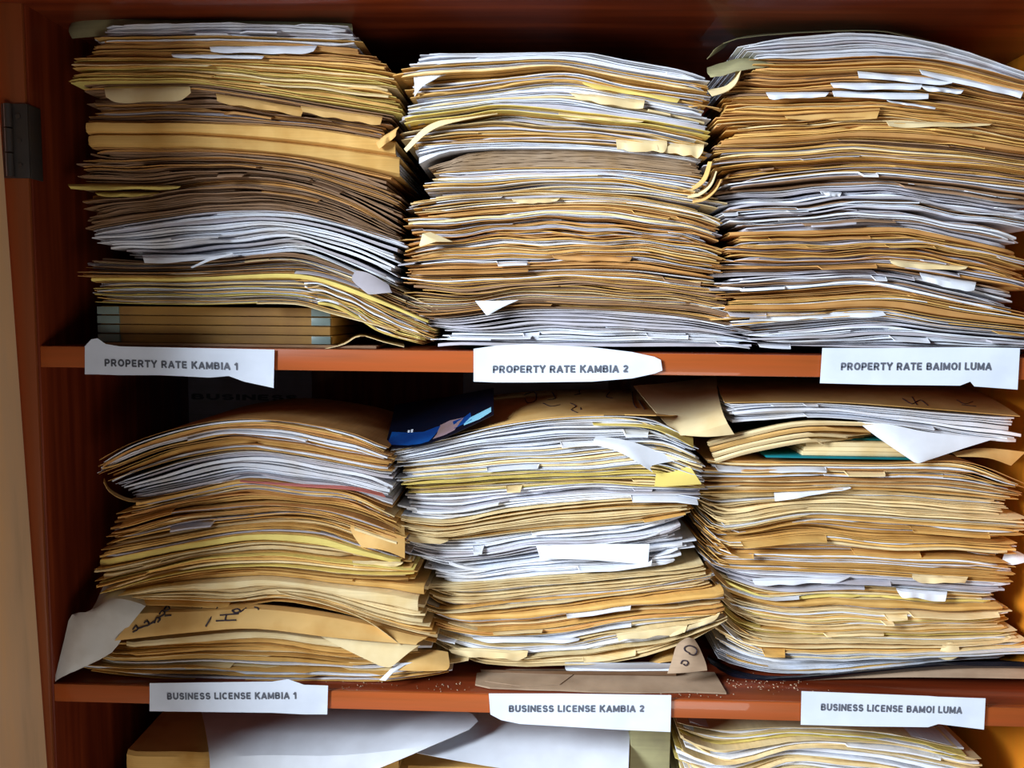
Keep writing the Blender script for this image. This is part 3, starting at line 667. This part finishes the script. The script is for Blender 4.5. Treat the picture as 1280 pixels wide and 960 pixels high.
def print_patch(par, rows, m, lift=.0007, name='printed_area'):
    """flat print laid on the sheet"""
    bpy.context.view_layer.update(); inv = par.matrix_world.inverted(); oc = inv @ CAM; vs = []; fs = []
    n = len(rows[0])
    for r_ in rows:
        for x, y in r_:
            d = (P(x, y, 0) - CAM).normalized(); hit, loc, nor, i = par.ray_cast(oc, d)
            if not hit: return None
            nn = nor if nor.dot(d) < 0 else -nor
            vs.append((par.matrix_world @ loc + nn * lift * .5)[:])
    k = len(vs)
    for j in range(len(rows) - 1):
        for i in range(n - 1): a = j * n + i; fs.append((a, a + 1, a + n + 1, a + n))
    o = link(name, vs, fs, m, None); off = o.location - par.location; o.parent = par; o.location = off
    return o
print_patch(br, [[(490,540),(510,541),(530,540),(545,534),(552,532)],[(487,548),(510,549),(530,548),(540,545),(546,541)],[(484,556),(510,557),(526,555),(536,552),(540,548)]], BLUE2)
print_patch(br, [[(550,532),(562,526),(580,522)],[(546,543),(560,536),(574,530)],[(541,549),(556,544),(568,538)]], PINK)
print_patch(br, [[(588,522),(602,515),(614,509)],[(580,530),(600,521),(614,512)],[(580,532),(600,524),(614,515)]], CYAN)
print_patch(br, [[(566,527),(580,522),(588,516)],[(568,536),(580,530),(590,525)]], BLUE2)
for x, y in ((510,541),(514,540)): print_patch(br, [[(x,y-3),(x+2.5,y-3)],[(x-1,y+4),(x+1.5,y+4)]], Wp, name='printed_letter')
special('yellow_folder', [[(740,527,.07),(800,528,.07),(838,534,.07),(866,545,.07)],[(742,531,.05),(800,533,.045),(835,542,.042),(867,559,.045)]], Yp, 'bright yellow folder corner at the upper right of the lower middle pile', 'folder')
special('paper_slip', [[(745,545,.05),(790,552,.045),(850,575,.05)],[(742,550,.040),(784,560,.036),(815,582,.04)],[(742,556,.038),(776,566,.034),(816,590,.036)]], Wp, 'white sheets splayed at the right of the lower middle pile', 'paper')
special('file_folder', [[(862,582,.05),(840,590,.05),(820,592,.05)],[(877,605,.04),(850,607,.036),(818,608,.038)]], Yp, 'yellow folder tip at the right edge of the lower middle pile', 'folder')
special('file_folder', [[(482,655,.07),(520,660,.07),(560,668,.07)],[(480,660,.05),(515,668,.045),(560,676,.045)],[(500,672,.046),(520,678,.042),(550,680,.044)]], Cp, 'cream folder corner jutting left from the lower middle pile', 'folder')
special('paper_slip', [[(670,682,.05),(740,680,.045),(812,680,.045)],[(675,698,.044),(740,700,.042),(810,706,.042)]], Wp, 'broad white page end in the blue-white bundle, lower middle pile', 'paper', straight=True)
for x0, y0, x1, y1, h, h2, mm, lb in ((590, 795, 725, 797, 8, 8, Wp, 'long white slip near the base of the lower middle pile'), (560, 808, 660, 812, 12, 14, Cp, 'cream page end at the lower left of the lower middle pile'), (770, 790, 860, 778, 12, 14, Cp, 'cream page end rising right at the base of the lower middle pile'), (835, 790, 900, 765, 9, 8, Cp, 'cream sheet tip near the cardboard scrap, lower middle pile')):
    flap(x0, y0, x1, y1, h, Y5, mm, lb, h2=h2)
special('file_folder', [[(812,826,.10),(830,812,.10),(850,806,.10)],[(812,832,.06),(828,828,.05),(846,826,.05)]], Mp, 'ochre folder tip behind the cardboard scrap, lower middle pile', 'folder')
# supports, cardboard and scraps under the lower piles
special('white_sheets', [[(705,838,.30),(790,838,.30),(880,838,.30)],[(706,828,.075),(780,828,.07),(866,829,.07)],[(706,834,.064),(760,837,.060),(840,836,.062)],[(708,838,.060),(762,842,.056),(842,840,.060)]], Wp, 'white sheets crushed beneath the lower middle pile', 'paper', noise=.0006)
special('dark_sheets', [[(598,842,.25),(700,842,.25),(880,842,.25)],[(600,837,.075),(700,838,.07),(850,838,.07)],[(602,842,.062),(700,845,.060),(845,844,.060)]], PAP['b'], 'crumpled dark brown sheets just behind the flat cardboard strip', 'paper', noise=.001)
cb = thing('cardboard_strip', P(745, 868, .02), 'long flat torn strip of brown cardboard under the lower middle pile', 'cardboard')
cb.location.z = Zlo
def poly_slab(name, pts, th, m, parent):
    n = len(pts); vs = [(p[0], p[1], p[2]) for p in pts] + [(p[0], p[1], p[2] + th) for p in pts]
    fs = [list(range(n))[::-1], list(range(n, 2 * n))] + [(i, (i + 1) % n, n + (i + 1) % n, n + i) for i in range(n)]
    return link(name, vs, fs, m, parent, smooth=False)
def onshelf(px, py, z):
    d = fwd + rt2 * ((px - 640) / F) + up2 * ((480 - py) / F); return CAM + d * ((z - CAM.z) / d.z)
cpts = [(594,857),(596,843),(640,838),(700,838),(760,838),(830,840),(893,842),(908,868),(860,866),(800,867),(740,866),(700,864),(660,863),(612,861)]
poly_slab('ply', [onshelf(x, y, Zlo + .0012) for x, y in cpts], .0022, CARD, cb)
poly_slab('creased_ply', [onshelf(x, y, Zlo + .0036) for x, y in [(606,852),(610,843),(650,840),(720,841),(700,856),(650,858)]], .0008, CARD, cb)
sc = special('cardboard_scrap', [[(858,797,.052),(862,797,.051),(868,799,.052)],[(846,806,.044),(860,805,.042),(874,809,.045)],[(840,825,.034),(862,826,.031),(882,828,.036)],[(834,842,.028),(856,841,.026),(884,838,.030)]], CARD, 'upright cardboard scrap with two black marks, right of the lower middle pile', 'cardboard', thick=.0025)
ink_on(sc, [[(861,816),(856,813),(856,809),(862,807),(869,810),(871,815),(867,819),(861,817)], [(851,830),(853,826),(858,826),(860,829),(857,832),(854,830)]], r=.0009)
ty = special('tray', [[(888,818,.20),(930,838,.20),(1000,842,.24),(1180,826,.24),(1300,826,.24)],[(884,824,.080),(928,842,.074),(1000,846,.070),(1180,830,.070),(1310,830,.070)],[(900,838,.074),(935,852,.068),(1000,851,.064),(1180,836,.064),(1310,836,.064)]], BLACK, 'black plastic tray edge under the lower right pile', 'tray', thick=.0016)
bp = patch('board_front', [[(1000,847,.068),(1100,839,.068),(1180,831,.068),(1310,833,.068)],[(985,850,.064),(1100,847,.063),(1180,847,.063),(1310,849,.063)]], CARD, .002)
tag(bp, 'grey-brown board edge beneath the black tray, lower right', 'board')
slabs = [('flat_carton', 1000, 1290, Zlo + .0005, P(1100, 842, .09).z - .004, 'flattened brown carton supporting the lower right pile', .10),
         ('flat_carton', 600, 880, Zlo + .0040, P(740, 838, .09).z - .006, 'flattened brown carton hidden under the lower middle pile', .11)]
for nm, xa, xb, z0, z1, lb, yy in slabs:
    if z1 > z0 + .002: tag(box(nm, P(xa, 840, yy).x, P(xb, 840, yy).x, yy, yy + .2, z0, z1, CARD), lb, 'carton')
# crumbs
vs = []; fs = []
for k in range(170):
    cx, cy = random.choice(((965, 856), (930, 850), (905, 855), (860, 872), (560, 858), (450, 858), (985, 862)))
    q = onshelf(cx + random.gauss(0, 22), cy + random.gauss(0, 4), Zlo)
    if q.y < .004: q.y = U(.004, .05)
    r = U(.0004, .0014); i0 = len(vs)
    vs += [(q.x + U(-r, r), q.y - r, Zlo + .0002), (q.x + r, q.y + U(-r, r), Zlo + .0002), (q.x - r, q.y + r, Zlo + .0002), (q.x, q.y, Zlo + r * 1.2)]
    fs += [(i0, i0 + 1, i0 + 3), (i0 + 1, i0 + 2, i0 + 3), (i0 + 2, i0, i0 + 3), (i0 + 2, i0 + 1, i0)]
cr = link('paper_crumbs', vs, fs, CARD, None, smooth=False); cr['kind'] = 'stuff'; tag(cr, 'pale paper crumbs scattered on the lower shelf', 'crumbs')
# lower right: curled folder, top cover, book, hanging sheet
cf = special('file_folder', [[(792,482,.20),(840,478,.26),(896,470,.30)],[(822,518,.10),(860,505,.14),(897,490,.16)],[(846,542,.060),(875,532,.062),(905,520,.066)],[(852,544,.056),(885,546,.054),(918,543,.058)]], Cp, 'cream folder curled open at the top left of the lower right pile', 'folder', thick=.001)
tc_ = special('file_folder', [[(893,470,.34),(1000,466,.36),(1130,470,.36),(1190,476,.36)],[(900,490,.16),(1010,488,.16),(1140,490,.16),(1240,498,.16)],[(906,503,.076),(1030,502,.074),(1140,509,.074),(1275,520,.078)]], Mp, 'manila cover sheet on top of the lower right pile', 'folder', thick=.001)
ink_on(tc_, [[(1128,498),(1140,505),(1150,500),(1160,507)], [(1140,496),(1146,506)], [(1196,500),(1206,505),(1216,502)], [(1202,506),(1220,508)]], r=.0007)
for k in range(4):
    y0 = 528 + k * 7
    special('file_folder', [[(888 + 2*k, y0 + 22, .12), (940, y0 + 10, .12), (1010, y0 - 2, .12), (1100, y0 + 4 - 3*k, .12)], [(884 + 3 * k, y0 + 26, .078), (940, y0 + 12, .074), (1010, y0, .074), (1030 + 30 * (3 - k), y0 + 3, .076)], [(886 + 3 * k, y0 + 30, .077), (940, y0 + 17, .0725), (1010, y0 + 4, .0725), (1030 + 30 * (3 - k), y0 + 6, .076)]],
            (Cp, Mp, Cp, Cp)[k], 'cream sheet arched over the teal book, %s, lower right pile' % ('topmost of four', 'second of four', 'third of four', 'lowest of four')[k], 'paper', thick=.0016)
bk = thing('teal_book', P(1050, 572, .15), 'teal hardback book with cream pages inside the lower right pile', 'book')
z0 = P(1050, 573, Y6).z; xa, xb = P(957, 566, Y6).x, P(1160, 566, Y6).x
box('cover', xa, xb, Y6 - .004, .30, z0, z0 + .0028, PAP['t'], bk, bev=.0008)
for kk in range(3):
    box('page_block', xa + .050 + .002 * kk, xb - .006, Y6 + .002, .29, z0 + .0032 + kk * .0062, z0 + .0032 + (kk + 1) * .0062 - .0003, PAP['c'], bk, bev=.0004)
box('cover', xa + .004, xb, Y6 + .016, .30, z0 + .0225, z0 + .0250, PAP['t'], bk, bev=.0008)
special('paper_slip', [[(1072,527,.076),(1110,530,.072),(1160,540,.070),(1242,549,.074)],[(1096,546,.068),(1120,548,.064),(1160,556,.064),(1206,560,.068)],[(1143,578,.064),(1148,579,.062),(1152,578,.062),(1158,576,.064)]], Wp, 'white sheet hanging as a triangle over the lower right pile', 'paper')
special('paper_slip', [[(1190,566,.09),(1230,560,.09),(1282,565,.09)],[(1196,570,.074),(1235,572,.072),(1264,582,.074)]], Mp, 'tan sheet sticking out at the top right of the lower right pile', 'paper')
flap(965, 614, 1060, 609, 13, Y6 - .002, Wp, 'white torn corner left of centre, lower right pile', h2=2, slant=8)
flap(940, 722, 1062, 720, 12, Y6, Wp, 'long white page end halfway down the lower right pile', h2=8)
flap(1120, 734, 1184, 738, 11, Y6, Wp, 'white page corner right of centre, lower right pile', h2=16)
flap(1140, 716, 1210, 720, 12, Y6, Cp, 'pale cream folder tab at right, lower right pile', h2=10)
special('paper_slip', [[(1178,806,.078),(1188,803,.076),(1198,806,.078)],[(1172,822,.072),(1186,825,.070),(1201,820,.072)]], Cp, 'small torn whitish scrap at the foot of the lower right pile', 'paper')
for k in range(6):
    x0, y0 = 884 + 2.2 * k, 700 + 13 * k
    special('curled_sheet', [[(x0, y0, .086), (x0 + 14, y0 + 16, .083), (x0 + 34, y0 + 34, .085), (x0 + 60, y0 + 42, .09)], [(x0 - 3, y0 + 3, .076), (x0 + 11, y0 + 20, .072), (x0 + 32, y0 + 38, .074), (x0 + 60, y0 + 45, .082)]],
            (Mp, Cp, Cp, Yp, Cp, Wp)[k], '%s of six sheets sagging down the left side of the lower right pile' % (('topmost',) + tuple(ORD[1:5]) + ('lowest',))[k], 'paper', group='sheets sagging at the left of the lower right pile', thick=.001)
special('paper_slip', [[(1256,690,.10),(1268,688,.09),(1282,694,.09)],[(1252,702,.09),(1266,706,.08),(1284,702,.08)]], Wp, 'white crumpled tip against the right side panel, lower right pile', 'paper')
# bottom compartment sheets
special('large_sheet', [[(250,884,.15),(330,878,.15),(450,876,.16),(560,880,.16)],[(256,908,.075),(330,905,.08),(450,906,.08),(598,902,.08)],[(262,948,.018),(330,944,.018),(430,944,.016),(540,932,.03)],[(262,985,.008),(330,985,.008),(400,985,.008),(470,962,.012)]], Wp, 'large curved white sheet under the lower left label', 'paper')
special('large_sheet', [[(560,890,.16),(660,886,.16),(788,890,.16)],[(540,922,.08),(650,920,.08),(787,922,.08)],[(516,940,.045),(640,962,.03),(785,975,.03)]], Wp, 'large flat white sheet under the lower middle label', 'paper')
tag(box('olive_file', P(788, 930, .07).x, P(838, 930, .07).x, .07, .30, Zbot, P(800, 905, .07).z, OLIVE), 'upright olive file beside the bottom right cream pile', 'file')
tag(box('yellow_file', P(500, 950, .08).x, P(780, 950, .08).x, .075, .30, Zbot, P(640, 958, .08).z, PAP['m']), 'low manila file box beneath the flat white sheet, bottom shelf', 'file')
# sheets pinned on the back panel
def pinned(x0, x1, label, txt):
    a = P(x0, 468, DEEP - .001); b = P(x1, 500, DEEP - .001)
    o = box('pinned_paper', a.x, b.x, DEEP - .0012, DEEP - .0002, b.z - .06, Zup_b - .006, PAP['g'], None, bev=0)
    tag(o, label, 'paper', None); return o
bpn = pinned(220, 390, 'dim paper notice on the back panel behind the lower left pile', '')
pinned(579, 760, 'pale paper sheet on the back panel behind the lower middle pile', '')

# ------------------------------------------------------------------ shelf labels
def arc(cx, cy, rx, ry, a0, a1, n=7):
    return [(cx + rx * math.cos(math.radians(a0 + (a1 - a0) * i / n)), cy + ry * math.sin(math.radians(a0 + (a1 - a0) * i / n))) for i in range(n + 1)]
T_ = .125                                       # half the width of a stroke; glyphs stand in a box 1 high
GL = {
 'P': (.72, [[(.1,0),(.1,.9),(.4,.9)] + arc(.4,.66,.22,.24,90,-90) + [(.1,.42)]]),
 'R': (.80, [[(.1,0),(.1,.9),(.42,.9)] + arc(.42,.67,.22,.23,90,-90) + [(.1,.44)], [(.38,.44),(.68,.02)]]),
 'O': (.88, [arc(.44,.5,.34,.41,0,360,16)]),
 'E': (.70, [[(.62,.9),(.1,.9),(.1,.1),(.64,.1)], [(.1,.5),(.58,.5)]]),
 'T': (.72, [[(.0,.9),(.72,.9)], [(.36,.9),(.36,0)]]),
 'Y': (.76, [[(.04,1),(.38,.45),(.72,1)], [(.38,.48),(.38,0)]]),
 'K': (.82, [[(.1,0),(.1,1)], [(.7,1),(.12,.4)], [(.3,.58),(.74,0)]]),
 'A': (.84, [[(.06,0),(.42,.94),(.78,0)], [(.18,.28),(.66,.28)]]),
 'M': (.96, [[(.1,0),(.1,.94),(.48,.12),(.86,.94),(.86,0)]]),
 'B': (.78, [[(.1,.1),(.1,.9),(.42,.9)] + arc(.42,.71,.18,.19,90,-90) + [(.1,.52)], [(.42,.52)] + arc(.44,.31,.22,.21,90,-90) + [(.1,.1)]]),
 'I': (.24, [[(.12,0),(.12,1)]]),
 'L': (.64, [[(.1,1),(.1,.1),(.62,.1)]]),
 'U': (.80, [[(.1,1),(.1,.38)] + arc(.4,.38,.3,.29,180,360) + [(.7,1)]]),
 'S': (.74, [arc(.37,.70,.25,.21,20,250) + arc(.38,.30,.27,.22,80,-160)]),
 'N': (.82, [[(.1,0),(.1,.92),(.72,.08),(.72,1)]]),
 'C': (.82, [arc(.44,.5,.34,.41,50,310,14)]),
 '1': (.52, [[(.04,.68),(.26,.9),(.32,.94),(.32,0)]]),
 '2': (.68, [arc(.33,.70,.22,.21,170,-30) + [(.1,.12),(.62,.12)]]),
}
def text(par, s, x0, x1, yl, yr, Y, m=INK, hpx=9.0):
    tot = sum((GL[c][0] if c != ' ' else .30) + .17 for c in s) - .17
    a = P(x0, yl, Y); b = P(x1, yr, Y); ex = (b - a) / tot; hz = hpx / F; px = ex.length
    V = []; Fc = []; cx = 0; kk = 0
    def W(x, y, k): return (a.x + ex.x * x, Y - .00002 * k - .00005, a.z + ex.z * x + hz * y)
    for c in s:
        if c == ' ': cx += .30 + .17; continue
        for st in GL[c][1]:
            for (xa, ya), (xb, yb) in zip(st, st[1:]):
                d = math.hypot(xb - xa, yb - ya)
                if d < 1e-5: continue
                ux, uy = (xb - xa) / d * T_ * .8, (yb - ya) / d * T_ * .8; nx_, ny_ = -(yb - ya) / d * T_, (xb - xa) / d * T_
                kk = (kk + 1) % 3; i0 = len(V)
                e = .35
                for x, y in ((xa - ux * e + nx_, ya - uy * e + ny_), (xb + ux * e + nx_, yb + uy * e + ny_), (xb + ux * e - nx_, yb + uy * e - ny_), (xa - ux * e - nx_, ya - uy * e - ny_)):
                    V.append(W(cx + x, y, kk))
                Fc.append((i0, i0 + 3, i0 + 2, i0 + 1))
        cx += GL[c][0] + .17
    org = par.location
    me = bpy.data.meshes.new('lettering'); me.from_pydata([(v[0] - org.x, v[1] - org.y, v[2] - org.z) for v in V], [], Fc); me.materials.append(m)
    t = bpy.data.objects.new('lettering', me); COL.objects.link(t); t.parent = par
    return t
def label(top, bot, Y, lb, s, tx):
    n = max(len(top), len(bot))
    rows = [[(x, y, Y) for x, y in top], [(x, y, Y) for x, y in bot]]
    W = [[P(*q) for q in r] for r in rows]
    o = patch('shelf_label', rows, LAB, .0004, su=1, sv=2, straight=True)
    tag(o, lb, 'label'); text(o, s, *tx, Y - .0004)
    return o
YL = -.0035
label([(106,433),(114,424),(122,423),(132,430),(150,433),(200,434),(250,435),(300,436),(343,437)], [(106,468),(114,468),(122,468),(150,469),(200,469),(262,472),(286,470),(305,477),(342,485)], YL, 'torn white paper label reading PROPERTY RATE KAMBIA 1', 'PROPERTY RATE KAMBIA 1', (131, 298, 457.5, 462.5))
label([(592,436),(620,432),(660,430),(740,434),(790,440),(818,446),(826,450)], [(592,477),(620,478),(660,478),(740,477),(790,473),(818,467),(828,463)], YL, 'white paper label reading PROPERTY RATE KAMBIA 2 with a rounded right end', 'PROPERTY RATE KAMBIA 2', (616, 785, 466, 465.5))
label([(1028,435),(1100,435),(1200,434),(1213,434),(1218,434),(1275,435)], [(1025,479),(1100,481),(1200,482),(1213,477),(1218,483),(1272,487)], YL, 'white paper label reading PROPERTY RATE BAIMOI LUMA with a notch below', 'PROPERTY RATE BAIMOI LUMA', (1051, 1239, 462.5, 462.5))
label([(187,854),(260,853),(340,852),(360,849),(380,856),(410,857)], [(187,889),(260,890),(340,891),(360,892),(380,893),(409,893)], YL, 'white paper label with peaked top edge reading BUSINESS LICENSE KAMBIA 1', 'BUSINESS LICENSE KAMBIA 1', (209, 371, 874.5, 873.5))
label([(611,867),(640,867),(700,867),(770,868),(839,869)], [(613,893),(626,900),(650,905),(770,912),(838,915)], YL, 'white label beneath the cardboard strip reading BUSINESS LICENSE KAMBIA 2', 'BUSINESS LICENSE KAMBIA 2', (636, 805, 890, 890))
label([(1002,864),(1080,867),(1160,870),(1173,871),(1232,873)], [(1001,906),(1080,908),(1160,909),(1173,905),(1230,912)], YL, 'white paper label reading BUSINESS LICENSE BAMOI LUMA', 'BUSINESS LICENSE BAMOI LUMA', (1026, 1202, 888, 892))
text(bpn, 'BUSINESS', 240, 372, 499, 501, DEEP - .0014, hpx=10)
